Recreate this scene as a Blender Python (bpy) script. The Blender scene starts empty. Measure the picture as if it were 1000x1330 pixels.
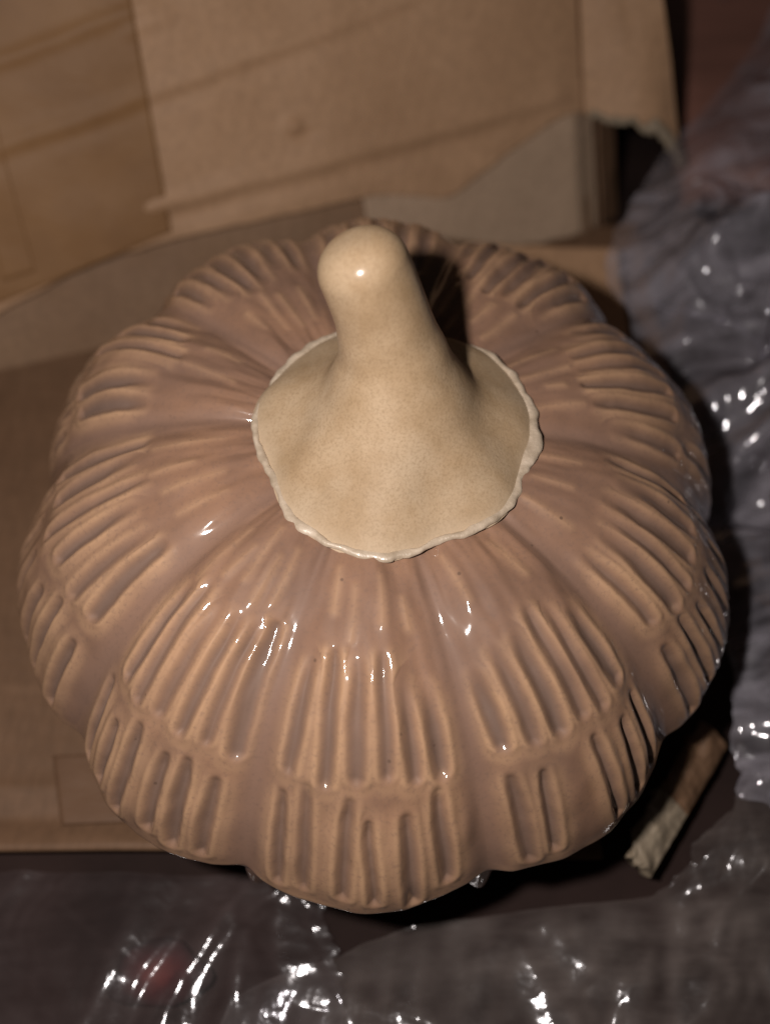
import bpy, math
import numpy as np
from mathutils import Matrix, Vector

# ------------------------------------------------------------------ camera, world, light, exposure
S = 0.11                                   # 1 model unit = radius of the pumpkin = 11 cm
sc = bpy.context.scene
col = sc.collection

cam_pos = np.array([0.0, -1.3265, 2.7476])
fwd = np.array([0.00317, 0.51807, -0.85533])
rgt = np.array([0.999995, -0.00164, 0.00271])
upv = np.cross(rgt, fwd)
cam = bpy.data.cameras.new('camera')
cam.sensor_fit = 'VERTICAL'
cam.sensor_height = 36.0
cam.lens = 36.0 * 1200.0 / 1330.0
cam.clip_start = 0.01
cam.clip_end = 50.0
cam.dof.use_dof = True
cam.dof.focus_distance = 2.08 * S
cam.dof.aperture_fstop = cam.lens / 6.5    # a 6.5 mm aperture
camo = bpy.data.objects.new('camera', cam)
col.objects.link(camo)
M = Matrix(((rgt[0], upv[0], -fwd[0], cam_pos[0] * S),
            (rgt[1], upv[1], -fwd[1], cam_pos[1] * S),
            (rgt[2], upv[2], -fwd[2], cam_pos[2] * S),
            (0, 0, 0, 1)))
camo.matrix_world = M
sc.camera = camo

world = bpy.data.worlds.new('World')
sc.world = world
world.use_nodes = True
world.node_tree.nodes['Background'].inputs['Color'].default_value = (1.0, 0.86, 0.74, 1)
world.node_tree.nodes['Background'].inputs['Strength'].default_value = 0.012

# the phone's flash, a few centimetres left of its lens
fl = bpy.data.lights.new('phone_flash', 'POINT')
fl.energy = 3.45
fl.color = (1.0, 0.92, 0.86)
fl.shadow_soft_size = 0.0075
flo = bpy.data.objects.new('phone_flash', fl)
flo.location = Vector((cam_pos - rgt * 0.50 + upv * 0.20) * S)
col.objects.link(flo)

sc.view_settings.view_transform = 'Standard'
sc.view_settings.look = 'None'
sc.view_settings.exposure = 0.0
sc.view_settings.gamma = 1.0
sc.view_settings.use_curve_mapping = False
sc.cycles.transparent_max_bounces = 16
sc.cycles.max_bounces = 8


# ------------------------------------------------------------------ helpers
def vnoise(x, y, seed=0):
    """smooth 2-D gradient noise, about -1..1, vectorised"""
    x = np.asarray(x, float); y = np.asarray(y, float)
    xi = np.floor(x).astype(np.int64); yi = np.floor(y).astype(np.int64)
    xf = x - xi; yf = y - yi

    def g(ix, iy):
        h = (ix * 374761393 + iy * 668265263 + seed * 2147483647) & 0xffffffff
        h = ((h ^ (h >> 13)) * 1274126177) & 0xffffffff
        a = ((h ^ (h >> 16)) & 0xffff) / 65536.0 * 2 * np.pi
        return np.cos(a), np.sin(a)
    u = xf * xf * xf * (xf * (xf * 6 - 15) + 10); v = yf * yf * yf * (yf * (yf * 6 - 15) + 10)

    def d(ix, iy, fx, fy):
        c, s = g(ix, iy)
        return c * fx + s * fy
    n0 = d(xi, yi, xf, yf) * (1 - u) + d(xi + 1, yi, xf - 1, yf) * u
    n1 = d(xi, yi + 1, xf, yf - 1) * (1 - u) + d(xi + 1, yi + 1, xf - 1, yf - 1) * u
    return (n0 * (1 - v) + n1 * v) * 1.45


def fbm(x, y, seed=0, oct=4):
    s = 0; a = 1.0; f = 1.0
    for k in range(oct):
        s = s + a * vnoise(x * f, y * f, seed + 17 * k)
        a *= 0.5; f *= 2.0
    return s


def sstep(a, b, x):
    t = np.clip((x - a) / (b - a), 0, 1)
    return t * t * (3 - 2 * t)


def mesh_obj(name, verts, faces, mat, parent=None, smooth=True):
    verts = np.asarray(verts, np.float32).reshape(-1, 3) * S
    faces = np.asarray(faces, np.int32)
    k = faces.shape[1]
    me = bpy.data.meshes.new(name)
    me.vertices.add(len(verts)); me.vertices.foreach_set('co', verts.ravel())
    me.loops.add(faces.size); me.loops.foreach_set('vertex_index', faces.ravel())
    me.polygons.add(len(faces))
    me.polygons.foreach_set('loop_start', np.arange(0, faces.size, k, dtype=np.int32))
    me.polygons.foreach_set('use_smooth', np.full(len(faces), smooth, dtype=bool))
    me.update(calc_edges=True)
    me.materials.append(mat)
    o = bpy.data.objects.new(name, me)
    col.objects.link(o)
    if parent is not None:
        o.parent = parent
    return o


def grid_faces(nu, nv, wrap=False):
    """grid of nu rows by nv columns -> quads"""
    i = np.arange(nu - 1)[:, None]
    j = np.arange(nv if wrap else nv - 1)[None, :]
    j2 = (j + 1) % nv
    a = i * nv + j; b = i * nv + j2; c = (i + 1) * nv + j2; d = (i + 1) * nv + j
    return np.stack([a, b, c, d], -1).reshape(-1, 4)


def set_attr(o, name, rgb):
    at = o.data.attributes.new(name, 'FLOAT_COLOR', 'POINT')
    rgb = np.asarray(rgb, np.float32).reshape(-1, 3)
    at.data.foreach_set('color', np.concatenate([rgb, np.ones((len(rgb), 1), np.float32)], 1).ravel())


def empty(name, label, cat, loc=(0, 0, 0)):
    o = bpy.data.objects.new(name, None)
    o.empty_display_size = 0.02
    o.location = loc
    col.objects.link(o)
    o['label'] = label; o['category'] = cat
    return o


def tag(o, label, cat):
    o['label'] = label; o['category'] = cat
    return o


def thick_grid(P, thick, nrm=None):
    """P (nu,nv,3) sheet -> closed slab of the given thickness below it"""
    nu, nv = P.shape[:2]
    if nrm is None:
        du = np.gradient(P, axis=0); dv = np.gradient(P, axis=1)
        n = np.cross(dv, du)
        n /= np.linalg.norm(n, axis=-1, keepdims=True) + 1e-9
    else:
        n = np.asarray(nrm, float)
    Q = P - n * thick
    V = np.concatenate([P.reshape(-1, 3), Q.reshape(-1, 3)])
    f1 = grid_faces(nu, nv)
    f2 = f1[:, ::-1] + nu * nv
    m = nu * nv
    top = [(j + 1, j, j + m, j + 1 + m) for j in range(nv - 1)]
    bot = [((nu - 1) * nv + j, (nu - 1) * nv + j + 1, (nu - 1) * nv + j + 1 + m, (nu - 1) * nv + j + m) for j in range(nv - 1)]
    lef = [(i * nv, (i + 1) * nv, (i + 1) * nv + m, i * nv + m) for i in range(nu - 1)]
    rig = [((i + 1) * nv + nv - 1, i * nv + nv - 1, i * nv + nv - 1 + m, (i + 1) * nv + nv - 1 + m) for i in range(nu - 1)]
    return V, np.concatenate([f1, f2, np.array(top + bot + lef + rig)])


# ------------------------------------------------------------------ materials
class NT:
    def __init__(self, name):
        self.m = bpy.data.materials.new(name)
        self.m.use_nodes = True
        self.t = self.m.node_tree
        self.b = self.t.nodes['Principled BSDF']
        self.out = self.t.nodes['Material Output']
        self.tc = self.n('ShaderNodeTexCoord').outputs['Object']

    def n(self, kind, **kw):
        nd = self.t.nodes.new(kind)
        for k, v in kw.items():
            if k in nd.inputs:
                nd.inputs[k].default_value = v
            else:
                setattr(nd, k, v)
        return nd

    def l(self, a, b):
        self.t.links.new(a, b)

    def noise(self, scale, detail=4, rough=0.55, vec=None, stretch=None):
        nd = self.n('ShaderNodeTexNoise', Scale=scale, Detail=detail, Roughness=rough)
        v = vec or self.tc
        if stretch:
            mp = self.n('ShaderNodeMapping')
            mp.inputs['Scale'].default_value = stretch[0]
            mp.inputs['Rotation'].default_value = stretch[1]
            self.l(v, mp.inputs['Vector']); v = mp.outputs[0]
        self.l(v, nd.inputs['Vector'])
        return nd.outputs['Fac']

    def ramp(self, fac, stops):
        r = self.n('ShaderNodeValToRGB')
        e = r.color_ramp.elements
        e[0].position, e[0].color = stops[0][0], (*stops[0][1], 1)
        e[1].position, e[1].color = stops[-1][0], (*stops[-1][1], 1)
        for p, c in stops[1:-1]:
            q = e.new(p); q.color = (*c, 1)
        self.l(fac, r.inputs[0])
        return r.outputs['Color']

    def mix(self, fac, a, b, mode='MIX'):
        m = self.n('ShaderNodeMix', data_type='RGBA', blend_type=mode)
        for sock, v in ((0, fac), (6, a), (7, b)):
            if isinstance(v, bpy.types.NodeSocket):
                self.l(v, m.inputs[sock])
            elif sock == 0:
                m.inputs[0].default_value = v
            else:
                m.inputs[sock].default_value = (*v, 1)
        return m.outputs[2]

    def math(self, op, a, b=0.0, clamp=False):
        m = self.n('ShaderNodeMath', operation=op, use_clamp=clamp)
        for i, v in enumerate((a, b)):
            if isinstance(v, bpy.types.NodeSocket):
                self.l(v, m.inputs[i])
            else:
                m.inputs[i].default_value = v
        return m.outputs[0]

    def bump(self, h, strength, dist, prev=None):
        b = self.n('ShaderNodeBump', Strength=strength, Distance=dist)
        self.l(h, b.inputs['Height'])
        if prev is not None:
            self.l(prev, b.inputs['Normal'])
        return b.outputs[0]


def glaze_material():
    k = NT('glazed_ceramic_brown')
    at = k.n('ShaderNodeAttribute', attribute_name='glaze')
    sep = k.n('ShaderNodeSeparateColor'); k.l(at.outputs['Color'], sep.inputs[0])
    pit, lip, val = sep.outputs[0], sep.outputs[1], sep.outputs[2]
    big = k.noise(34, 5, 0.6)
    base = k.ramp(big, [(0.32, (0.182, 0.107, 0.076)), (0.52, (0.226, 0.129, 0.086)), (0.70, (0.280, 0.156, 0.097))])
    # the glaze pools mauve in the cuts and breaks tan on the edges
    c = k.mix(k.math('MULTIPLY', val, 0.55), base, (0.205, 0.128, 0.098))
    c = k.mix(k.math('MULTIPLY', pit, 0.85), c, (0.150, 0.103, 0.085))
    lipn = k.math('MULTIPLY', lip, k.math('ADD', k.math('MULTIPLY', k.noise(60, 3, 0.6), 1.1), 0.25), True)
    c = k.mix(lipn, c, (0.45, 0.275, 0.163))
    sp = k.noise(900, 2, 0.6)
    c = k.mix(k.ramp(sp, [(0.52, (0, 0, 0)), (0.75, (0.38, 0.38, 0.38))]), c, (0.15, 0.096, 0.074))
    dk = k.n('ShaderNodeTexVoronoi', Scale=95.0); k.l(k.tc, dk.inputs['Vector'])
    c = k.mix(k.ramp(dk.outputs['Distance'], [(0.03, (0.7, 0.7, 0.7)), (0.055, (0, 0, 0))]), c, (0.10, 0.062, 0.045))
    k.l(c, k.b.inputs['Base Color'])
    k.b.inputs['Roughness'].default_value = 0.55
    k.b.inputs['Specular IOR Level'].default_value = 0.15
    k.b.inputs['Coat Weight'].default_value = 1.0
    k.b.inputs['Coat Roughness'].default_value = 0.06
    k.b.inputs['Coat IOR'].default_value = 1.5
    b1 = k.bump(k.noise(95, 2, 0.5), 0.10, 0.0016)
    k.l(b1, k.b.inputs['Normal'])
    b2 = k.bump(k.noise(130, 2, 0.45), 0.07, 0.0010)
    k.l(b2, k.b.inputs['Coat Normal'])
    return k.m


def stem_material():
    k = NT('satin_cream_ceramic')
    big = k.noise(42, 5, 0.65)
    c = k.ramp(big, [(0.3, (0.28, 0.185, 0.10)), (0.5, (0.36, 0.25, 0.150)), (0.70, (0.43, 0.315, 0.205))])
    st = k.noise(60, 3, 0.6, stretch=((1.0, 1.0, 0.18), (0, 0, 0)))
    c = k.mix(k.ramp(st, [(0.45, (0, 0, 0)), (0.75, (0.6, 0.6, 0.6))]), c, (0.46, 0.36, 0.255))
    gr = k.noise(1500, 2, 0.6)
    c = k.mix(k.ramp(gr, [(0.45, (0, 0, 0)), (0.75, (0.5, 0.5, 0.5))]), c, (0.22, 0.145, 0.08))
    at = k.n('ShaderNodeAttribute', attribute_name='glaze')
    sep = k.n('ShaderNodeSeparateColor'); k.l(at.outputs['Color'], sep.inputs[0])
    c = k.mix(sep.outputs[0], c, (0.44, 0.335, 0.23))
    k.l(c, k.b.inputs['Base Color'])
    k.b.inputs['Roughness'].default_value = 0.62
    k.b.inputs['Specular IOR Level'].default_value = 0.25
    k.l(k.math('MULTIPLY', sep.outputs[1], 0.6), k.b.inputs['Coat Weight'])
    k.b.inputs['Coat Roughness'].default_value = 0.19
    b = k.bump(k.noise(1300, 3, 0.6), 0.25, 0.0003)
    b = k.bump(k.noise(120, 3, 0.5), 0.2, 0.0012, b)
    k.l(b, k.b.inputs['Normal'])
    return k.m


def rim_material():
    k = NT('bare_pale_clay_edge')
    c = k.ramp(k.noise(220, 4, 0.6), [(0.3, (0.32, 0.25, 0.18)), (0.6, (0.48, 0.39, 0.30)), (0.8, (0.56, 0.47, 0.38))])
    k.l(c, k.b.inputs['Base Color'])
    k.b.inputs['Roughness'].default_value = 0.4
    k.b.inputs['Coat Weight'].default_value = 0.7
    k.b.inputs['Coat Roughness'].default_value = 0.08
    k.l(k.bump(k.noise(500, 3, 0.6), 0.4, 0.0008), k.b.inputs['Normal'])
    return k.m


def card_material(name, c0, c1, c2, rot):
    k = NT(name)
    big = k.noise(14, 5, 0.6)
    c = k.ramp(big, [(0.3, c0), (0.5, c1), (0.72, c2)])
    fib = k.noise(420, 4, 0.65, stretch=((1.0, 0.25, 1.0), rot))
    c = k.mix(k.ramp(fib, [(0.35, (0.35, 0.35, 0.35)), (0.6, (0, 0, 0))]), c, tuple(v * 0.62 for v in c0))
    sm = k.noise(33, 3, 0.5, stretch=((1.0, 3.0, 1.0), rot))
    c = k.mix(k.ramp(sm, [(0.62, (0, 0, 0)), (0.8, (0.4, 0.4, 0.4))]), c, tuple(min(1, v * 1.25) for v in c2))
    k.l(c, k.b.inputs['Base Color'])
    k.b.inputs['Roughness'].default_value = 0.62
    k.b.inputs['Specular IOR Level'].default_value = 0.3
    wv = k.n('ShaderNodeTexWave', Scale=55.0, Distortion=0.8)
    mp = k.n('ShaderNodeMapping'); mp.inputs['Rotation'].default_value = rot
    k.l(k.tc, mp.inputs['Vector']); k.l(mp.outputs[0], wv.inputs['Vector'])
    b = k.bump(wv.outputs['Fac'], 0.06, 0.0008)
    b = k.bump(k.noise(300, 4, 0.6), 0.15, 0.0006, b)
    k.l(b, k.b.inputs['Normal'])
    return k.m


def tape_material(name, c0, c1):
    k = NT(name)
    c = k.ramp(k.noise(26, 4, 0.6), [(0.3, c0), (0.7, c1)])
    k.l(c, k.b.inputs['Base Color'])
    k.b.inputs['Roughness'].default_value = 0.55
    k.b.inputs['Specular IOR Level'].default_value = 0.22
    k.l(k.bump(k.noise(45, 4, 0.6, stretch=((1, 2.5, 1), (0, 0, 0.3))), 0.3, 0.002), k.b.inputs['Normal'])
    return k.m


def film_material(name, milk, tint, gloss, scale=70.0, rough=0.14, gmax=0.09, sheen=0.0):
    k = NT(name)
    t = k.t
    t.nodes.remove(k.b)
    tr = k.n('ShaderNodeBsdfTransparent'); tr.inputs[0].default_value = (0.93, 0.93, 0.95, 1)
    di = k.n('ShaderNodeBsdfDiffuse'); di.inputs[0].default_value = (*tint, 1)
    tl = k.n('ShaderNodeBsdfTranslucent'); tl.inputs[0].default_value = (*tint, 1)
    gl = k.n('ShaderNodeBsdfGlossy'); gl.inputs['Roughness'].default_value = rough
    gl.inputs['Color'].default_value = (0.95, 0.95, 1.0, 1)
    bm = k.bump(k.noise(scale, 3, 0.5), 0.12, 0.004)
    bm = k.bump(k.noise(scale * 3.2, 2, 0.5), 0.12, 0.0012, bm)
    for s in (di, gl):
        k.l(bm, s.inputs['Normal'])
    mt = k.n('ShaderNodeMixShader'); mt.inputs[0].default_value = 0.35
    k.l(di.outputs[0], mt.inputs[1]); k.l(tl.outputs[0], mt.inputs[2])
    m1 = k.n('ShaderNodeMixShader')
    f = k.ramp(k.noise(22, 4, 0.6), [(0.32, (milk * 0.45,) * 3), (0.5, (milk * 0.85,) * 3), (0.70, (min(1, milk * 1.7),) * 3)])
    fa = k.n('ShaderNodeAttribute', attribute_name='fold')
    fs = k.n('ShaderNodeSeparateColor'); k.l(fa.outputs['Color'], fs.inputs[0])
    sk = k.noise(30, 4, 0.6, stretch=((1.0, 4.0, 1.0), (0, 0, -0.75)))
    f = k.mix(1.0, f, k.ramp(sk, [(0.36, (0.45, 0.45, 0.45)), (0.64, (1.5, 1.5, 1.5))]), 'MULTIPLY')
    f = k.math('ADD', k.math('MULTIPLY', f, 0.75), k.math('MULTIPLY', fs.outputs[0], min(0.42, milk * 1.5)), True)
    k.l(f, m1.inputs[0]); k.l(tr.outputs[0], m1.inputs[1]); k.l(mt.outputs[0], m1.inputs[2])
    fr = k.n('ShaderNodeFresnel', IOR=1.5); k.l(bm, fr.inputs['Normal'])
    m2 = k.n('ShaderNodeMixShader')
    k.l(k.math('MINIMUM', k.math('MULTIPLY', fr.outputs[0], gloss, True), gmax), m2.inputs[0])
    k.l(m1.outputs[0], m2.inputs[1]); k.l(gl.outputs[0], m2.inputs[2])
    g2 = k.n('ShaderNodeBsdfGlossy', Roughness=0.42); k.l(bm, g2.inputs['Normal'])
    m3 = k.n('ShaderNodeMixShader'); m3.inputs[0].default_value = sheen
    k.l(m2.outputs[0], m3.inputs[1]); k.l(g2.outputs[0], m3.inputs[2])
    m2 = m3
    k.l(m2.outputs[0], k.out.inputs['Surface'])
    return k.m


def plain_material(name, stops, scale, rough, bump=0.2, bscale=150, coat=0.0, stretch=None, spec=0.5):
    k = NT(name)
    c = k.ramp(k.noise(scale, 5, 0.6, stretch=stretch), stops)
    k.l(c, k.b.inputs['Base Color'])
    k.b.inputs['Roughness'].default_value = rough
    k.b.inputs['Coat Weight'].default_value = coat
    k.b.inputs['Specular IOR Level'].default_value = spec
    k.b.inputs['Coat Roughness'].default_value = 0.12
    k.l(k.bump(k.noise(bscale, 3, 0.5), bump, 0.001), k.b.inputs['Normal'])
    return k.m


def red_material():
    k = NT('maroon_red')
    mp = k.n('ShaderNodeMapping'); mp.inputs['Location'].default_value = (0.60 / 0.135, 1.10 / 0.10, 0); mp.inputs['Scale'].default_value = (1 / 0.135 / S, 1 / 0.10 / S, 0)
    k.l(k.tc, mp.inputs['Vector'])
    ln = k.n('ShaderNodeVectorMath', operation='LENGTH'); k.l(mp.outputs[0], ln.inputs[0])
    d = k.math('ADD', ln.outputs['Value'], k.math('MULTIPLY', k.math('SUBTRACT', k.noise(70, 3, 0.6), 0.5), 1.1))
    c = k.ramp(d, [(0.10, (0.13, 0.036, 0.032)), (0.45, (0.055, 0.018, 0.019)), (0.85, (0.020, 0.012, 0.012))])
    k.l(c, k.b.inputs['Base Color'])
    k.b.inputs['Roughness'].default_value = 0.8
    k.b.inputs['Specular IOR Level'].default_value = 0.1
    return k.m


MAT = dict(
    glaze=glaze_material(), stem=stem_material(), rim=rim_material(),
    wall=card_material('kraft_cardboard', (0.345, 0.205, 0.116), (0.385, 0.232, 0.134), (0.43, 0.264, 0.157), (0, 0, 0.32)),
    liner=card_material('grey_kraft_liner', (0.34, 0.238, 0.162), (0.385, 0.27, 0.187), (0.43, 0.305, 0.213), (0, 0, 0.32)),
    base=card_material('dark_kraft_cardboard', (0.130, 0.072, 0.040), (0.158, 0.088, 0.050), (0.188, 0.109, 0.064), (0, 0, 1.7)),  # same kraft board in a darker tone: floor panel, corner and edge strips
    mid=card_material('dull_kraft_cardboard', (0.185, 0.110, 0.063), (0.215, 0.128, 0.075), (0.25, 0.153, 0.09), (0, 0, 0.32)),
    torn=card_material('torn_paper', (0.22, 0.17, 0.12), (0.27, 0.213, 0.152), (0.32, 0.26, 0.19), (0, 0, 0.9)),
    tape=tape_material('brown_packing_tape', (0.19, 0.098, 0.042), (0.25, 0.135, 0.060)),
    oldtape=tape_material('aged_packing_tape', (0.115, 0.062, 0.036), (0.15, 0.084, 0.049)),
    film=film_material('milky_plastic_film', 0.34, (0.51, 0.48, 0.55), 1.4, 45.0, 0.10, 0.06, 0.008),
    film2=film_material('clear_plastic_film', 0.10, (0.50, 0.42, 0.39), 0.9, 70.0, 0.10, 0.016, 0.004),
    film3=film_material('dark_clear_plastic_film', 0.05, (0.46, 0.36, 0.36), 0.9, 70.0, 0.10, 0.014, 0.003),
    table=plain_material('dark_table_top', [(0.3, (0.016, 0.010, 0.009)), (0.7, (0.030, 0.018, 0.016))], 25, 0.85, spec=0.1),
    wood=plain_material('reddish_brown_wood', [(0.3, (0.20, 0.095, 0.072)), (0.7, (0.33, 0.155, 0.118))], 20, 0.3, 0.3, 60, 0.4,
                        ((0.3, 1.5, 1.0), (0, 0, 0.2))),
    red=red_material(),
)

# ------------------------------------------------------------------ the setting: the dark surface below everything
ZT = -0.055
xs = np.linspace(-3.2, 3.4, 90); ys = np.linspace(-2.6, 5.2, 90)
X, Y = np.meshgrid(xs, ys)
Z = ZT - 0.02 + 0.006 * fbm(X * 1.5, Y * 1.5, 5, 3)
V, F = thick_grid(np.stack([X, Y, Z], -1)[::-1], 0.25, (0, 0, 1))
table = mesh_obj('table_top', V, F, MAT['table'])
table['kind'] = 'structure'

# ------------------------------------------------------------------ the cardboard box
box = empty('cardboard_box', 'open brown cardboard carton spread behind and under the pumpkin', 'box')

# the panel lying under the pumpkin; its front lip curls up a little
NU, NV = 120, 150
yy = np.linspace(1.55, -0.80, NU)[:, None] * np.ones((1, NV))
aa = np.linspace(-2.4, 0.62, NV)[None, :] * np.ones((NU, 1))
yb = np.where(yy > 0.9, yy + 0.20 * (aa + 0.7) * (yy - 0.9) / 0.65, yy)
yb = yb - 0.012 * np.sin(aa * 2.2) * sstep(0.2, -0.8, yy)
aa = -2.4 + (aa + 2.4) * (1 + (1.10 - 0.62) / 3.02 * sstep(0.3, 0.9, yy))
zz = 0.004 * fbm(aa * 2.2, yy * 2.2, 8, 3) - 0.008
zz = zz + 0.030 * np.exp(-((yy + 0.80) / 0.055) ** 2) + 0.010 * np.exp(-((yy + 0.62) / 0.02) ** 2)
zz = zz - 0.012 * np.exp(-((yy + 0.70) / 0.025) ** 2) + sstep(-0.85, -1.5, aa) * 0.02
dist0 = np.sqrt((aa) ** 2 + yb ** 2)
zz = np.where(dist0 < 0.80, np.minimum(zz, -0.006), zz)
V, F = thick_grid(np.stack([aa, yb, zz], -1), 0.034, (0, 0, 1))
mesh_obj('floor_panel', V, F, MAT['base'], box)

# back wall plane, leaning away from the camera: origin, along, up, normal
B0 = np.array([-1.05, 1.28, 0.30])
TA = np.array([0.94978, 0.31293, 0.0])
TU = np.array([-0.15646, 0.47489, 0.866])
TN = np.array([0.27099, -0.82251, 0.5])


def wall_pt(a, b, off):
    a = np.asarray(a, float); b = np.asarray(b, float); off = np.asarray(off, float)
    return B0 + a[..., None] * TA + b[..., None] * TU + off[..., None] * TN


def crease(a, b, p0, p1, w, h):
    """raised score line from p0 to p1 in wall coordinates"""
    p0 = np.array(p0); p1 = np.array(p1); d = p1 - p0; L = np.hypot(*d); d = d / L
    s = (a - p0[0]) * d[0] + (b - p0[1]) * d[1]
    q = -(a - p0[0]) * d[1] + (b - p0[1]) * d[0]
    q = q + 0.006 * vnoise(s * 6, s * 0 + 3.3, 3)
    fade = sstep(-0.05, 0.05, s) * sstep(L + 0.05, L - 0.05, s)
    return h * np.exp(-(q / w) ** 2) * fade


# lower layer of the wall
b_floor = -0.350
NU, NV = 110, 200
a = np.linspace(-1.5, 2.04, NV)[None, :] * np.ones((NU, 1))
bb = np.linspace(0.60, b_floor, NU)[:, None] * np.ones((1, NV))
off = 0.012 * fbm(a * 1.6, bb * 1.6, 21, 3)
off = off + 0.05 * sstep(1.95, 2.04, a) * -1.0
off += crease(a, bb, (1.86, 0.2), (1.98, -0.4), 0.02, 0.008)
V, F = thick_grid(wall_pt(a, bb, off), 0.03, TN)
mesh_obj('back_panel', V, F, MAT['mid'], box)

# grey liner flap that shows at the right, under the torn edge of the outer flap
NU, NV = 70, 90
u = np.linspace(0, 1, NV)[None, :]; v = np.linspace(0, 1, NU)[:, None]
a = (1.02 + (2.03 - 1.02) * u) + 0 * v
top = np.interp(a, [1.02, 1.36, 1.7, 1.86, 2.03], [0.05, 0.1, 0.22, 0.22, 0.14])
low = np.interp(a, [1.02, 2.03], [-0.30, -0.345])
low = low + 0.012 * fbm(a * 9, a * 0 + 1.7, 44, 3)
bb = top + (low - top) * v
off = 0.030 + 0.008 * fbm(a * 2.3, bb * 2.3, 31, 3) + 0.006 * np.abs(vnoise(a * 1.5, bb * 1.5, 9)) - 0.06 * sstep(1.90, 2.03, a)
V, F = thick_grid(wall_pt(a, bb, off), 0.022, TN)
mesh_obj('liner_flap', V, F, MAT['liner'], box)

# strip of the carton's corner folded back beside the dark gap
NU, NV = 50, 20
v = np.linspace(0, 1, NU)[:, None]; u = np.linspace(0, 1, NV)[None, :]
a = 2.045 + 0.13 * u + 0 * v
bb = 0.16 + (-0.345 - 0.16) * v + 0.0 * u
off = -0.02 - 0.10 * u + 0.01 * fbm(a * 6, bb * 4, 3, 2)
V, F = thick_grid(wall_pt(a, bb, off), 0.022, TN)
mesh_obj('corner_strip', V, F, MAT['base'], box)

# a brown flap lying loose at the foot of the wall, right of the pumpkin
NU, NV = 40, 60
v = np.linspace(0, 1, NU)[:, None]; u = np.linspace(0, 1, NV)[None, :]
c0 = np.array([[0.10, 1.50, 0.17], [0.93, 1.46, 0.17], [0.95, 1.00, 0.05], [0.15, 1.06, 0.05]])
P = (c0[0] * (1 - u)[..., None] + c0[1] * u[..., None]) * (1 - v)[..., None] + (c0[3] * (1 - u)[..., None] + c0[2] * u[..., None]) * v[..., None]
P[..., 2] += 0.012 * fbm(P[..., 0] * 3, P[..., 1] * 3, 91, 3)
V, F = thick_grid(P, 0.026, (0, 0, 1))
mesh_obj('floor_flap', V, F, MAT['wall'], box)

# the big outer flap in front, its lower edge torn at the right
EA = [-1.6, -0.45, -0.02, 0.30, 1.09, 1.36, 1.62, 1.86, 1.96]
EB = [-0.16, -0.13, -0.015, 0.0, 0.0, -0.075, 0.045, 0.145, 0.135]
NU, NV = 170, 330
v = np.linspace(0, 1, NU)[:, None]; u = np.linspace(0, 1, NV)[None, :]
a = -1.55 + (1.96 + 1.55) * u + 0 * v
edge = np.interp(a, EA, EB)
k = np.ones(9) / 9
edge = np.stack([np.convolve(np.pad(r, 4, mode='edge'), k, 'valid') for r in edge])
edge = edge + 0.003 * fbm(a * 11, a * 0 + 0.7, 2, 3)
bb = 1.45 + (edge - 1.45) * v
off = 0.045 + 0.018 * fbm(a * 1.2 + 3, bb * 1.2, 12, 3)
off += crease(a, bb, (-0.6, 0.60), (0.42, 0.765), 0.024, 0.010)
off += crease(a, bb, (0.30, 0.69), (0.46, 0.72), 0.022, 0.007)
off += crease(a, bb, (-0.5, 0.375), (1.35, 0.64), 0.030, 0.009)
off -= crease(a, bb, (-0.5, 0.345), (1.35, 0.60), 0.030, 0.007)
off += crease(a, bb, (0.20, 0.125), (1.88, 0.215), 0.032, 0.014)
off -= crease(a, bb, (0.20, 0.075), (1.60, 0.135), 0.035, 0.010)
off += 0.022 * np.exp(-(((a - 0.80) / 0.028) ** 2 + ((bb - 0.30) / 0.028) ** 2))
off -= 0.012 * np.exp(-(((a - 0.83) / 0.05) ** 2 + ((bb - 0.262) / 0.02) ** 2))
off -= 0.05 * np.clip(a - 1.80, 0, 1) ** 1.0 * 2.0 * sstep(1.8, 1.96, a)
outer_P = wall_pt(a, bb, off)
V, F = thick_grid(outer_P, 0.028, TN)
outer = mesh_obj('outer_flap', V, F, MAT['wall'], box)

# the flap's narrow end, bent at the score, its bottom ripped off
NU, NV = 120, 60
v = np.linspace(0, 1, NU)[:, None]; u = np.linspace(0, 1, NV)[None, :]
rt = 2.31 - 0.10 * (np.clip((1.0 - v) * 1.5, 0, 1.5)) - 0.02 * np.sin(v * 5)
a = 1.965 + (rt - 1.965) * u
edge = np.interp(u[0], [0, 0.15, 0.42, 0.55, 0.66, 0.8, 0.9, 1.0], [0.13, 0.10, 0.075, 0.045, 0.05, -0.015, -0.06, -0.11])
edge = edge + 0.014 * vnoise(u[0] * 16, u[0] * 0 + 4.4, 6) + 0.008 * vnoise(u[0] * 40, u[0] * 0 + 1.4, 16)
bb = 1.45 + (edge[None, :] - 1.45) * v
off = 0.040 + 0.09 * u * 1.0 + 0.012 * fbm(a * 3, bb * 2, 71, 3) + 0.05 * np.sin(u * np.pi) * sstep(0.5, 1, v)
end_P = wall_pt(a, bb, off)
V, F = thick_grid(end_P, 0.024, TN)
mesh_obj('flap_end', V, F, MAT['wall'], box)
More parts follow.
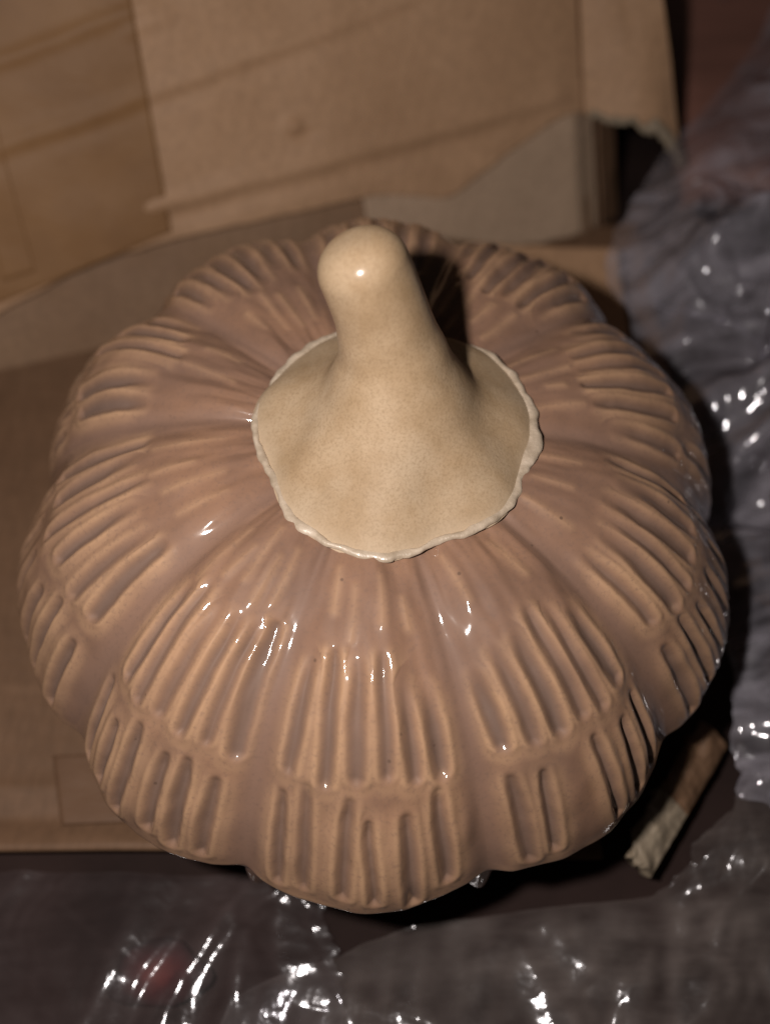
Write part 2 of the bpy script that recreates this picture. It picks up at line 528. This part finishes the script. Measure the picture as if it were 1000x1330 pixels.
# pale torn paper along that ripped edge
NU = 14
uu = np.linspace(0.02, 1.0, 90)
idx = (uu * (NV - 1))
base_edge = np.stack([np.interp(idx, np.arange(NV), end_P[-1, :, c]) for c in range(3)], -1)
P = np.zeros((NU, 90, 3))
wid = 0.022 + 0.045 * sstep(0.4, 0.9, uu) + 0.016 * vnoise(uu * 22, uu * 0 + 9.1, 8)
for i in range(NU):
    f = i / (NU - 1)
    P[i] = base_edge + TU * (wid * (0.7 - 1.25 * f))[:, None] + TN * (0.014 + 0.012 * math.sin(f * 3.1)) \
        + TA * (0.006 * vnoise(uu * 30, uu * 0 + f * 4, 4))[:, None]
V, F = thick_grid(P, 0.008, TN)
mesh_obj('torn_edge', V, F, MAT['torn'], box)

# packing tape stuck over the outer flap
def sheet_on_flap(qa, qb, lift, nu, nv):
    """bilinear quad in wall coordinates laid onto the outer flap's relief"""
    v = np.linspace(0, 1, nu)[:, None]; u = np.linspace(0, 1, nv)[None, :]
    a = (qa[0] * (1 - u) + qa[1] * u) * (1 - v) + (qa[3] * (1 - u) + qa[2] * u) * v
    bq = (qb[0] * (1 - u) + qb[1] * u) * (1 - v) + (qb[3] * (1 - u) + qb[2] * u) * v
    o = 0.045 + 0.018 * fbm(a * 1.2 + 3, bq * 1.2, 12, 3)
    o += crease(a, bq, (-0.6, 0.60), (0.42, 0.765), 0.024, 0.010)
    o += crease(a, bq, (0.30, 0.69), (0.46, 0.72), 0.022, 0.007)
    o += crease(a, bq, (-0.5, 0.375), (1.35, 0.64), 0.030, 0.009)
    o -= crease(a, bq, (-0.5, 0.345), (1.35, 0.60), 0.030, 0.007) * 0.6
    return wall_pt(a, bq, o + lift)


P = sheet_on_flap([-0.30, 0.40, 0.275, -0.70], [1.40, 1.40, 0.03, -0.14], 0.007, 120, 60)
V, F = thick_grid(P, 0.004, TN)
tape = mesh_obj('packing_tape', V, F, MAT['tape'], box)
P = sheet_on_flap([-0.28, -0.19, -0.235, -0.355], [0.63, 0.61, 0.0, -0.01], 0.012, 40, 14)
V, F = thick_grid(P, 0.003, TN)
mesh_obj('tape_fold', V, F, MAT['tape'], tape)

# second scrap of tape on the panel under the pumpkin, at its lower left
v = np.linspace(0, 1, 20)[:, None]; u = np.linspace(0, 1, 30)[None, :]
ax = -0.98 + 0.42 * u + 0.06 * v; ay = -0.52 - 0.20 * v + 0.02 * u
P = np.stack([ax, ay, 0.014 + 0.004 * fbm(ax * 6, ay * 6, 4, 2)], -1)
V, F = thick_grid(P, 0.003, (0, 0, 1))
mesh_obj('tape_scrap', V, F, MAT['oldtape'], box)

# turned-up torn edge of the carton to the lower right of the pumpkin
NU, NV = 30, 110
v = np.linspace(0, 1, NU)[:, None]; u = np.linspace(0, 1, NV)[None, :]
e0 = np.array([0.735, -0.875, 0.07]); e1 = np.array([1.03, -0.50, 0.05])
d = (e1 - e0); dn = d / np.linalg.norm(d); pr = np.array([dn[1], -dn[0], 0.0])
w = 0.105 + 0.008 * vnoise(u * 9, u * 0 + 2.2, 5) - 0.03 * sstep(0.12, 0.0, u)
st = e0 + u[..., None] * d + (v * w)[..., None] * pr * -1
st = st + np.array([0, 0, 1.0]) * (0.02 * np.sin(v * np.pi) + 0.05 * v - 0.02 * u)[..., None]
st = st + np.array([0, 0, 1.0]) * (0.010 * fbm(u * 7 + 0 * v, v * 2 + 0 * u, 15, 3))[..., None]
n_exposed = 50
V, F = thick_grid(st[:, n_exposed - 1:], 0.028)
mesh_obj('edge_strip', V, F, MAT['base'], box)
V, F = thick_grid(st[:, :n_exposed], 0.030)
mesh_obj('ripped_edge_strip', V, F, MAT['torn'], box)

# ------------------------------------------------------------------ reddish brown wooden surface beyond the carton
NU, NV = 60, 60
v = np.linspace(0, 1, NU)[:, None]; u = np.linspace(0, 1, NV)[None, :]
wx = 1.22 + 2.2 * u + 0.06 * v; wy = 4.6 - 2.75 * v + 0 * u
wz = 0.22 + 0.10 * (wy - 2.0) * 0.4
edge_round = -0.05 * (np.clip(1 - u / 0.06, 0, 1) ** 2 + np.clip(1 - (1 - v) / 0.05, 0, 1) ** 2)
V, F = thick_grid(np.stack([wx, wy, wz + edge_round], -1), 0.16, (0, 0, 1))
wood = mesh_obj('wooden_board', V, F, MAT['wood'])
tag(wood, 'dark reddish brown glossy wooden surface beyond the carton in the top right corner', 'board')

# ------------------------------------------------------------------ the ceramic pumpkin
pumpkin = empty('ceramic_pumpkin', 'glazed brown ceramic pumpkin with carved ribbed lobes and cream stem', 'pumpkin')

# meridian profile
tt = np.concatenate([np.linspace(math.pi / 2 - 0.02, 0, 900), np.linspace(0, -1.30, 700)[1:]])
pr_ = np.where(tt > 0, np.cos(tt) ** 0.57, 0.60 + 0.40 * np.cos(np.clip(-tt / 1.30, 0, 1) * math.pi / 2) ** 0.75)
pz_ = np.where(tt > 0, 0.29 + 0.695 * np.sin(tt), 0.29 - 0.29 * np.sin(np.clip(-tt / 1.30, 0, 1) * math.pi / 2) ** 1.15)
pz_ = pz_ - 0.10 * np.clip(1 - pr_ / 0.55, 0, 1) ** 2 * (tt > 0)
ss = np.concatenate([[0], np.cumsum(np.hypot(np.diff(pr_), np.diff(pz_)))])
NS = 430
s = np.linspace(0, ss[-1], NS)
pr = np.interp(s, ss, pr_); pz = np.interp(s, ss, pz_)
ker = np.ones(7) / 7
pr = np.convolve(np.pad(pr, 3, mode='edge'), ker, 'valid'); pz = np.convolve(np.pad(pz, 3, mode='edge'), ker, 'valid')
dr = np.gradient(pr, s); dz = np.gradient(pz, s)
L = np.hypot(dr, dz); nr = -dz / L; nz = dr / L          # outward normal of the meridian
top_half = s <= s[np.argmax(pr)]
s_eq = s[np.argmax(pr)]


def s_at_r(r):
    m = top_half
    return float(np.interp(r, pr[m], s[m]))


def s_at_z(z):
    return float(np.interp(-z, -pz, s))


T1 = (s_at_r(0.395), s_at_r(0.565))
T2 = (s_at_r(0.580), s_at_r(0.835))
T3 = (s_at_r(0.852), s_at_z(0.485))
T4 = (s_at_z(0.42), s_at_z(0.14))
AZ = [-18.0, 16.0, 49.5, 88.0, 127.0, 162.0, 196.0, 231.0, 266.0, 310.0, 342.0]   # valleys, 0 = towards the camera
#       F        FR       RL       R        BR       B        BL       UL       L        FL
NP1 = [4, 3, 3, 4, 4, 4, 4, 3, 4, 5]
NP2 = [6, 6, 6, 6, 6, 5, 6, 6, 6, 6]
NP3 = [6, 6, 6, 6, 6, 6, 6, 6, 6, 6]
SKIP3 = {1: (2,)}
SKIP2 = {2: (), 7: (3,)}
SKIP1 = {7: (2,), 1: (1,)}
rng = np.random.default_rng(11)
NA = 132
uN = np.linspace(-1, 1, NA)
Sg = s[:, None] * np.ones((1, NA)); U = np.ones((NS, 1)) * uN[None, :]
A = np.interp(s, [0, s_at_r(0.36), s_at_r(0.55), s_at_r(0.85), s_eq, s[-1]], [0.012, 0.017, 0.034, 0.043, 0.043, 0.036])[:, None]


def soft(x, e):
    return np.sqrt(x * x + e * e) - e


for li in range(10):
    a0, a1 = AZ[li], AZ[li + 1]
    if li == 0:
        a0, a1 = -18.0, 16.0
    half = math.radians(a1 - a0) / 2; mid = math.radians(a0 + a1) / 2
    W = pr[:, None] * half
    ua = 1 - soft(1 - np.abs(U), 0.09)
    lobe = 1 - np.clip(ua, 0, 1) ** 2.5
    lobe = lobe / lobe.max()
    big = 1 + rng.uniform(-0.06, 0.06)
    disp = A * (lobe * big - 1.0)
    edge_fade = sstep(1.0, 0.80, np.abs(U))
    disp = disp + edge_fade * 0.010 * fbm(U * 1.3 + li * 7.1, Sg * 3.0, 40 + li, 3)
    # stepped tiers: each bulges towards its lower end, then drops
    curve = 0.030 * (U ** 2) * -1
    sg = Sg + curve * -1 * sstep(s_at_r(0.5), s_at_r(0.8), Sg)
    t2 = sstep(T2[0], T2[1], sg) * sstep(T2[1] + 0.030, T2[1] + 0.008, sg)
    t3 = sstep(T3[0], T3[1] - 0.05, sg) * sstep(T3[0] - 0.02, T3[0] + 0.05, sg) * sstep(T3[1] + 0.045, T3[1] + 0.015, sg)
    disp = disp + edge_fade * (0.000 * t2 + 0.005 * t3)
    disp = disp - (0.3 + 0.7 * edge_fade) * 0.062 * sstep(T3[1] + 0.012, T3[1] + 0.085, sg)
    pit = np.zeros_like(U); lip = np.zeros_like(U)
    specs = [(T1, NP1[li], 0.004, 0.009, -0.0035, 0.0, SKIP1.get(li, ()), 0.80),
             (T2, NP2[li], 0.0130, 0.0190, 0.0130, 0.0038, SKIP2.get(li, ()), 0.9),
             (T3, NP3[li], 0.0120, 0.0145, 0.0170, 0.0042, SKIP3.get(li, ()), 0.9),
             (T4, 6, 0.018, 0.018, 0.0045, 0.0008, (), 0.8)]
    for ti, (T, n, b0, b1, depth, lh, skip, strength) in enumerate(specs):
        if ti == 1 and li not in (0, 1):
            T = (T[0] - 0.035, T[1])
        sd = np.full(U.shape, 9.0); fade = np.ones(U.shape); side = np.ones(U.shape)
        phase = rng.uniform(-0.05, 0.05)
        for k in range(n):
            r5 = rng.uniform(-1, 1, 5)
            if k in skip:
                continue
            span = 0.84 if ti in (1, 2) else 0.74
            uk = ((k + 0.5) / n * 2 - 1) * span + phase + 0.05 * r5[0]
            sa = T[0] + 0.040 * r5[1] + (0.05 * (abs(uk) ** 2) if ti == 1 else 0.0)
            sb = T[1] + 0.004 - 0.040 * abs(r5[2])
            if ti == 0:
                sa += 0.03 * r5[3]; sb -= 0.05 * abs(r5[4])
            f = np.clip((sg - sa) / (sb - sa), 0, 1)
            b = (b0 + (b1 - b0) * f) * (1 + 0.25 * r5[3]) * (0.55 + 0.45 * np.sin(np.pi * np.clip(f, 0.02, 0.98)) ** 0.5)
            wig = 0.0035 * vnoise(Sg * 8 + k * 3.1, Sg * 0 + li * 5.3 + ti, 60 + k)
            dx = (U - uk) * W + wig + (0.012 * r5[4]) * (f - 0.5)
            yc = np.clip(sg, sa + b1, sb - b1)
            dy = sg - yc
            hyp = np.sqrt(dx * dx + dy ** 2) + 1e-6
            q = hyp - b
            fade = np.where(q < sd, sstep(-0.02, 0.30 + 0.25 * r5[1], f) if ti == 1 else (0.45 + 0.55 * sstep(0, 0.2, f)), fade)
            fade = np.where(q < sd, np.minimum(fade * (0.62 + 0.38 * abs(r5[0] + r5[2]) ** 0.5), 1.0), fade)
            side = np.where(q < sd, np.abs(dx) / hyp, side)
            sd = np.minimum(sd, q)
        sd = sd + 0.0015 * vnoise(U * W * 30 + li * 9, Sg * 22, 5 + ti)
        e = 0.025 if ti else 0.036
        inside = sstep(e * 0.45, -e * 0.65, sd)
        if ti:
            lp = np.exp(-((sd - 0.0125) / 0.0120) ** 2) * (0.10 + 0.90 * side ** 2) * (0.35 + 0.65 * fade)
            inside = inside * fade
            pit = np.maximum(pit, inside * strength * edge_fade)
        else:
            lp = inside
        disp = disp + edge_fade * (-depth * inside + lh * lp)
        lc = lp * strength if not ti else np.maximum(lp * strength, 0.60 * fade * np.exp(-((sd - 0.024) / 0.020) ** 2))
        lip = np.maximum(lip, lc * edge_fade)
    # step edges also break tan
    st_e = np.exp(-((sg - T3[1] - 0.006) / 0.016) ** 2) * 0.5
    lip = np.maximum(lip, st_e * edge_fade)
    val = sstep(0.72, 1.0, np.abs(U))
    az = mid + U * half
    front = np.clip(np.cos(az), 0, 1) ** 1.5
    rr = (pr[:, None] + disp * nr[:, None]) + (0.034 * front * sstep(0.80, 0.46, pz)[:, None])
    zz = pz[:, None] + disp * nz[:, None]
    zz = np.maximum(zz, 0.0)
    zz = zz + 0.105 * np.clip(-np.cos(az), 0, 1) ** 0.8 * rr * sstep(0.2, 0.8, zz) * sstep(0.38, 0.75, rr)
    P = np.stack([rr * np.sin(az) - 0.02, -rr * np.cos(az), zz], -1)
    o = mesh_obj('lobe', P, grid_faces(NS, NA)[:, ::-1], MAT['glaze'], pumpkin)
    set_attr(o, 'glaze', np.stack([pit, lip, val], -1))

# base disc under the pumpkin
th = np.linspace(0, 2 * np.pi, 96, endpoint=False)
rows = []
for r, z in ((0.62, 0.012), (0.60, 0.003), (0.45, 0.003), (0.02, 0.004)):
    rows.append(np.stack([r * np.sin(th), -r * np.cos(th), th * 0 + z], -1))
mesh_obj('foot', np.array(rows), grid_faces(4, 96, True), MAT['rim'], pumpkin)

# stem: flared cone bent slightly to the left, leaning on the crown
NH, NT_ = 190, 240
h = np.linspace(0, 1, NH)
th = np.linspace(0, 2 * np.pi, NT_, endpoint=False)
cx0, cy0 = 0.028, -0.022
path_t = [0.0, 0.12, 0.30, 0.52, 0.74, 0.90, 1.0]
cxp = np.interp(h, path_t, [cx0, 0.030, 0.032, 0.022, -0.002, -0.024, -0.038])
cyp = np.interp(h, path_t, [cy0, -0.004, 0.020, 0.050, 0.074, 0.088, 0.096])
czp = np.interp(h, path_t, [0.958, 1.000, 1.068, 1.165, 1.268, 1.336, 1.372])
rad = np.interp(h, [0, 0.04, 0.10, 0.17, 0.25, 0.34, 0.45, 0.60, 0.75, 0.88, 1.0],
                [0.334, 0.322, 0.290, 0.250, 0.210, 0.173, 0.138, 0.112, 0.102, 0.100, 0.098])


def smooth1(x, n):
    kk = np.ones(n) / n
    return np.convolve(np.pad(x, n // 2, mode='reflect', reflect_type='odd'), kk, 'valid')


cxp, cyp, czp, rad = [smooth1(smooth1(q, 15), 15) for q in (cxp, cyp, czp, rad)]
outline = 1 + 0.030 * np.cos(3 * th + 0.7) + 0.022 * np.cos(5 * th + 2.0) + 0.014 * np.cos(8 * th + 0.3) \
    + 0.010 * vnoise(th * 4, th * 0 + 2.0, 9)
flute = 0.034 * np.cos(7 * th + 0.5) + 0.026 * np.cos(4 * th + 1.9)
CP = np.stack([cxp, cyp, czp], -1)
TG = np.gradient(CP, axis=0); TG /= np.linalg.norm(TG, axis=1)[:, None]
bl = sstep(0.12, 0.55, h)[:, None]
AXS = np.array([[0, 0, 1.0]]) * (1 - bl) + TG * bl
AXS /= np.linalg.norm(AXS, axis=1)[:, None]
RG = np.array([[1.0, 0, 0]]) - AXS * AXS[:, :1]
RG /= np.linalg.norm(RG, axis=1)[:, None]
BK = np.cross(AXS, RG)
rows = []; pale = []
for i in range(NH):
    f = h[i]
    w_out = 1 + (outline - 1) * (1 - sstep(0.0, 0.35, f))
    w_fl = 1 + flute * math.exp(-((f - 0.13) / 0.13) ** 2)
    # the flanks and the back are more hollow than the long front slope
    w_fl = w_fl - (0.05 * np.abs(np.sin(th)) ** 2 + 0.05 * np.clip(-np.cos(th), 0, 1)) * math.exp(-((f - 0.24) / 0.14) ** 2)
    r = rad[i] * w_out * w_fl * (1 + 0.008 * float(sstep(1.0, 0.8, f)) * vnoise(np.cos(th) * 2 + 5, np.sin(th) * 2 + f * 6, 4))
    rows.append(CP[i] + (r * np.sin(th))[:, None] * RG[i] - (r * np.cos(th))[:, None] * BK[i])
    pale.append(np.full(NT_, math.exp(-(f / 0.05) ** 2)))
# blunt rounded tip
for j in range(1, 26):
    q = j / 25 * math.pi / 2
    r = rad[-1] * max(math.cos(q), 0.0) ** 0.82
    rows.append(CP[-1] + AXS[-1] * rad[-1] * 0.78 * math.sin(q) + (r * np.sin(th))[:, None] * RG[-1] - (r * np.cos(th))[:, None] * BK[-1])
    pale.append(np.zeros(NT_))
rows = np.array(rows)
# a little skirt below so the flare dies into the crown
stem = mesh_obj('stem', rows, grid_faces(len(rows), NT_, True), MAT['stem'], pumpkin)
pale = np.array(pale)
shine = np.concatenate([sstep(0.35, 0.75, h), np.ones(25)])[:, None] * np.ones((1, NT_))
set_attr(stem, 'glaze', np.stack([pale * 0.8, shine, pale * 0], -1))

# bare ragged clay bead where the stem is joined to the crown
NB = 14
ph = np.linspace(0, 2 * np.pi, NB, endpoint=False)
NTB = 420
tb = np.linspace(0, 2 * np.pi, NTB, endpoint=False)
ol = np.interp(tb, np.append(th, 2 * np.pi), np.append(outline, outline[0]))
rough = 1 + 0.60 * vnoise(tb * 4, tb * 0 + 7.7, 3) + 0.16 * vnoise(tb * 17, tb * 0 + 1.7, 5)
rough = rough * (1 + 0.9 * np.exp(-((tb - 1.45) / 0.40) ** 2))
rough = np.clip(rough, 0.45, 2.3)
rb = 0.327 * ol + 0.006 * vnoise(tb * 9, tb * 0 + 3.3, 13)
zb = np.interp(np.hypot(rb, 0), pr[top_half], pz[top_half]) + 0.002 + 0.002 * vnoise(tb * 8, tb * 0 + 5.1, 23)
rows = []
for p in ph:
    rr = rb + 0.0100 * rough * math.cos(p); z2 = zb + 0.0075 * math.sin(p)
    rows.append(np.stack([cx0 + rr * np.sin(tb), cy0 - rr * np.cos(tb), z2], -1))
rows = np.array(rows + [rows[0]])
mesh_obj('stem_rim', rows, grid_faces(len(rows), NTB, True), MAT['rim'], stem)


# ------------------------------------------------------------------ plastic film
def film(name, left, right, nu, nv, amp, freq, seed, ang, mat, jag=0.03):
    """crumpled sheet between two 3-D boundary polylines (first to last point)"""
    left = np.array(left, float); right = np.array(right, float)
    t = np.linspace(0, 1, nu)

    def along(pl):
        k = np.linspace(0, 1, len(pl))
        q = np.stack([np.interp(t, k, pl[:, c]) for c in range(3)], -1)
        n = max(5, nu // 12 | 1)
        return np.stack([smooth1(q[:, c], n if n % 2 else n + 1) for c in range(3)], -1)
    A_, B_ = along(left), along(right)
    u = np.linspace(0, 1, nv)
    P = A_[:, None, :] * (1 - u)[None, :, None] + B_[:, None, :] * u[None, :, None]
    x, y = P[..., 0], P[..., 1]
    c, sn = math.cos(ang), math.sin(ang)
    p = (x * c + y * sn) * freq; q = (-x * sn + y * c) * freq
    wx = p + 0.5 * fbm(p * 0.6, q * 0.6, seed, 3); wy = q + 0.5 * fbm(p * 0.6 + 9, q * 0.6, seed + 3, 3)
    hgt = 0; am = 1.0; f = 1.0
    for o_ in range(4):
        r = 1 - soft(vnoise(wx * f * 0.45, wy * f * 1.3, seed + 31 * o_), 0.06) * 1.9
        hgt = hgt + am * (r - 0.4)
        am *= 0.38; f *= 1.9
    # thin film creases into flat facets: folded triangle waves in many directions
    cr = 0
    rg = np.random.default_rng(seed)
    for o_ in range(9):
        an = ang + rg.normal() * 0.55
        fr_ = freq * (0.8 + 2.6 * rg.random())
        ph = (x * math.cos(an) + y * math.sin(an)) * fr_ + rg.random() * 7 + 0.55 * fbm(p * 0.5 + o_ * 5, q * 0.5, seed + 300 + o_, 2)
        tri = np.abs(ph - np.floor(ph) - 0.5) * 2
        cr = cr + (tri - 0.5) / fr_ * freq * np.clip(0.25 + 0.9 * vnoise(p * 0.6 + 11 * o_, q * 0.6, seed + 400 + o_), 0, 1)
    hgt = 0.45 * hgt + 1.15 * cr
    P = P.copy()
    amp = amp * (0.35 + 0.65 * sstep(0, 0.22, u))[None, :]
    P[..., 2] += amp * hgt
    P[..., 0] += amp * 0.5 * fbm(p * 1.3, q * 1.3, seed + 70, 3)
    P[..., 1] += amp * 0.5 * fbm(p * 1.3, q * 1.3 + 20, seed + 71, 3)
    # ragged outer border
    e = np.minimum(np.minimum(u[None, :], 1 - u[None, :]), np.minimum(t[:, None], 1 - t[:, None]))
    fall = np.clip(1 - e / 0.06, 0, 1)
    P[..., 0] += jag * fall * fbm(t[:, None] * 14 + 0 * u, u[None, :] * 14 + 0 * t[:, None], seed + 90, 3)
    P[..., 2] = np.maximum(P[..., 2], ZT + 0.012)
    z = P[..., 2]
    lap = np.abs(np.gradient(np.gradient(z, axis=0), axis=0)) + np.abs(np.gradient(np.gradient(z, axis=1), axis=1))
    lap = lap / (np.percentile(lap, 97) + 1e-9)
    for _ in range(2):
        lap = (lap + np.roll(lap, 1, 0) + np.roll(lap, -1, 0) + np.roll(lap, 1, 1) + np.roll(lap, -1, 1)) / 5
    film.fold = np.clip(lap, 0, 1)[..., None] * np.ones(3)
    return P


P = film('film', [(2.02, 3.2, 0.45), (1.58, 2.42, 0.40), (1.10, 1.74, 0.34), (0.79, 1.24, 0.36), (0.90, 0.80, 0.30), (1.00, 0.30, 0.20), (1.03, -0.12, 0.15), (1.00, -0.52, 0.17), (0.99, -0.70, 0.15)],
         [(2.9, 3.4, 0.8), (2.6, 2.4, 0.95), (2.4, 1.6, 1.0), (2.2, 1.0, 0.95), (2.1, 0.6, 0.85), (2.0, 0.2, 0.75), (1.9, -0.2, 0.6), (1.8, -0.7, 0.5), (1.7, -1.05, 0.4)],
         320, 240, 0.17, 1.5, 5, -0.75, MAT['film'])
f1 = mesh_obj('plastic_film', P.reshape(-1, 3), grid_faces(*P.shape[:2]), MAT['film'])
set_attr(f1, 'fold', film.fold)
tag(f1, 'big crumpled sheet of milky plastic film bunched up along the right of the pumpkin', 'plastic film')

# welded seam with small bubbles running across that sheet
FV = P.reshape(-1, 3)
line = np.array([(0.93 + 0.055 * i, 0.955 - 0.040 * i - 0.010 * math.sin(i)) for i in range(9)])
tq = np.linspace(0, 8, 161)
lx = np.interp(tq, np.arange(9), line[:, 0]); ly = np.interp(tq, np.arange(9), line[:, 1])
lz = np.array([FV[np.argmin((FV[:, 0] - x_) ** 2 + (FV[:, 1] - y_) ** 2), 2] for x_, y_ in zip(lx, ly)])
lz = smooth1(lz, 9) + 0.006
bead = 0.0035 + 0.016 * np.exp(-(((tq + 0.3 * np.sin(tq * 3)) % 1.35 - 0.6) / 0.13) ** 2)
pq = np.linspace(0, 2 * np.pi, 12, endpoint=False)
rows = np.array([np.stack([lx[i] + 0.5 * bead[i] * np.cos(pq), ly[i] + bead[i] * np.cos(pq), lz[i] + bead[i] * 0.9 * np.sin(pq)], -1) for i in range(len(tq))])
mesh_obj('sealed_seam', rows, grid_faces(len(tq), 12, True), MAT['film'], f1)

P = film('film', [(1.16, -0.52, 0.10), (0.92, -0.74, 0.13), (0.76, -0.92, 0.04), (0.10, -0.98, -0.02), (-0.42, -1.15, -0.03), (-0.45, -1.55, -0.03)],
         [(2.1, -0.5, 0.35), (1.9, -0.7, 0.30), (1.7, -0.95, 0.22), (1.6, -1.2, 0.16), (1.5, -1.4, 0.12), (1.4, -1.7, 0.1)],
         170, 190, 0.040, 1.9, 19, -0.5, MAT['film2'])
f2 = mesh_obj('plastic_film', P.reshape(-1, 3), grid_faces(*P.shape[:2]), MAT['film2'])
set_attr(f2, 'fold', film.fold)
tag(f2, 'thin clear plastic film with bright glints in the lower right corner', 'plastic film')

P = film('film', [(-1.9, -0.83, 0.0), (-1.9, -1.1, 0.05), (-1.8, -1.4, 0.04), (-1.7, -1.8, 0.0)],
         [(-0.20, -0.86, -0.02), (-0.10, -1.08, 0.0), (-0.12, -1.35, 0.0), (-0.1, -1.8, 0.0)],
         130, 190, 0.038, 1.9, 43, 0.9, MAT['film3'])
f3 = mesh_obj('plastic_film', P.reshape(-1, 3), grid_faces(*P.shape[:2]), MAT['film3'])
set_attr(f3, 'fold', film.fold)
tag(f3, 'dark clear plastic film over something red in the lower left corner', 'plastic film')

P = film('film', [(1.50, 2.75, 0.40), (1.42, 3.05, 0.42), (1.5, 3.3, 0.46)],
         [(2.2, 3.35, 0.50), (2.15, 3.5, 0.55), (2.1, 3.75, 0.60)],
         60, 130, 0.035, 4.0, 77, 0.7, MAT['film2'])
f4 = mesh_obj('plastic_film', P.reshape(-1, 3), grid_faces(*P.shape[:2]), MAT['film2'])
set_attr(f4, 'fold', film.fold)
tag(f4, 'small twist of clear plastic film on the reddish brown surface, top right', 'plastic film')

# the red thing glimpsed through the lower left film
th = np.linspace(0, 2 * np.pi, 64, endpoint=False)
rows = []
for j in range(28):
    q = j / 27 * math.pi
    r = 0.001 + 0.105 * math.sin(q) * (1 + 0.10 * np.cos(3 * th + 1) + 0.06 * np.cos(5 * th))
    z = -0.030 - 0.030 * math.cos(q) + 0.010 * np.cos(2 * th) * math.sin(q)
    rows.append(np.stack([-0.60 + 1.25 * r * np.cos(th), -1.10 + 0.8 * r * np.sin(th), z + 0 * th], -1))
red = mesh_obj('red_bundle', np.array(rows), grid_faces(28, 64, True), MAT['red'])
tag(red, 'rounded dark red thing showing through the plastic at the lower left', 'ornament')
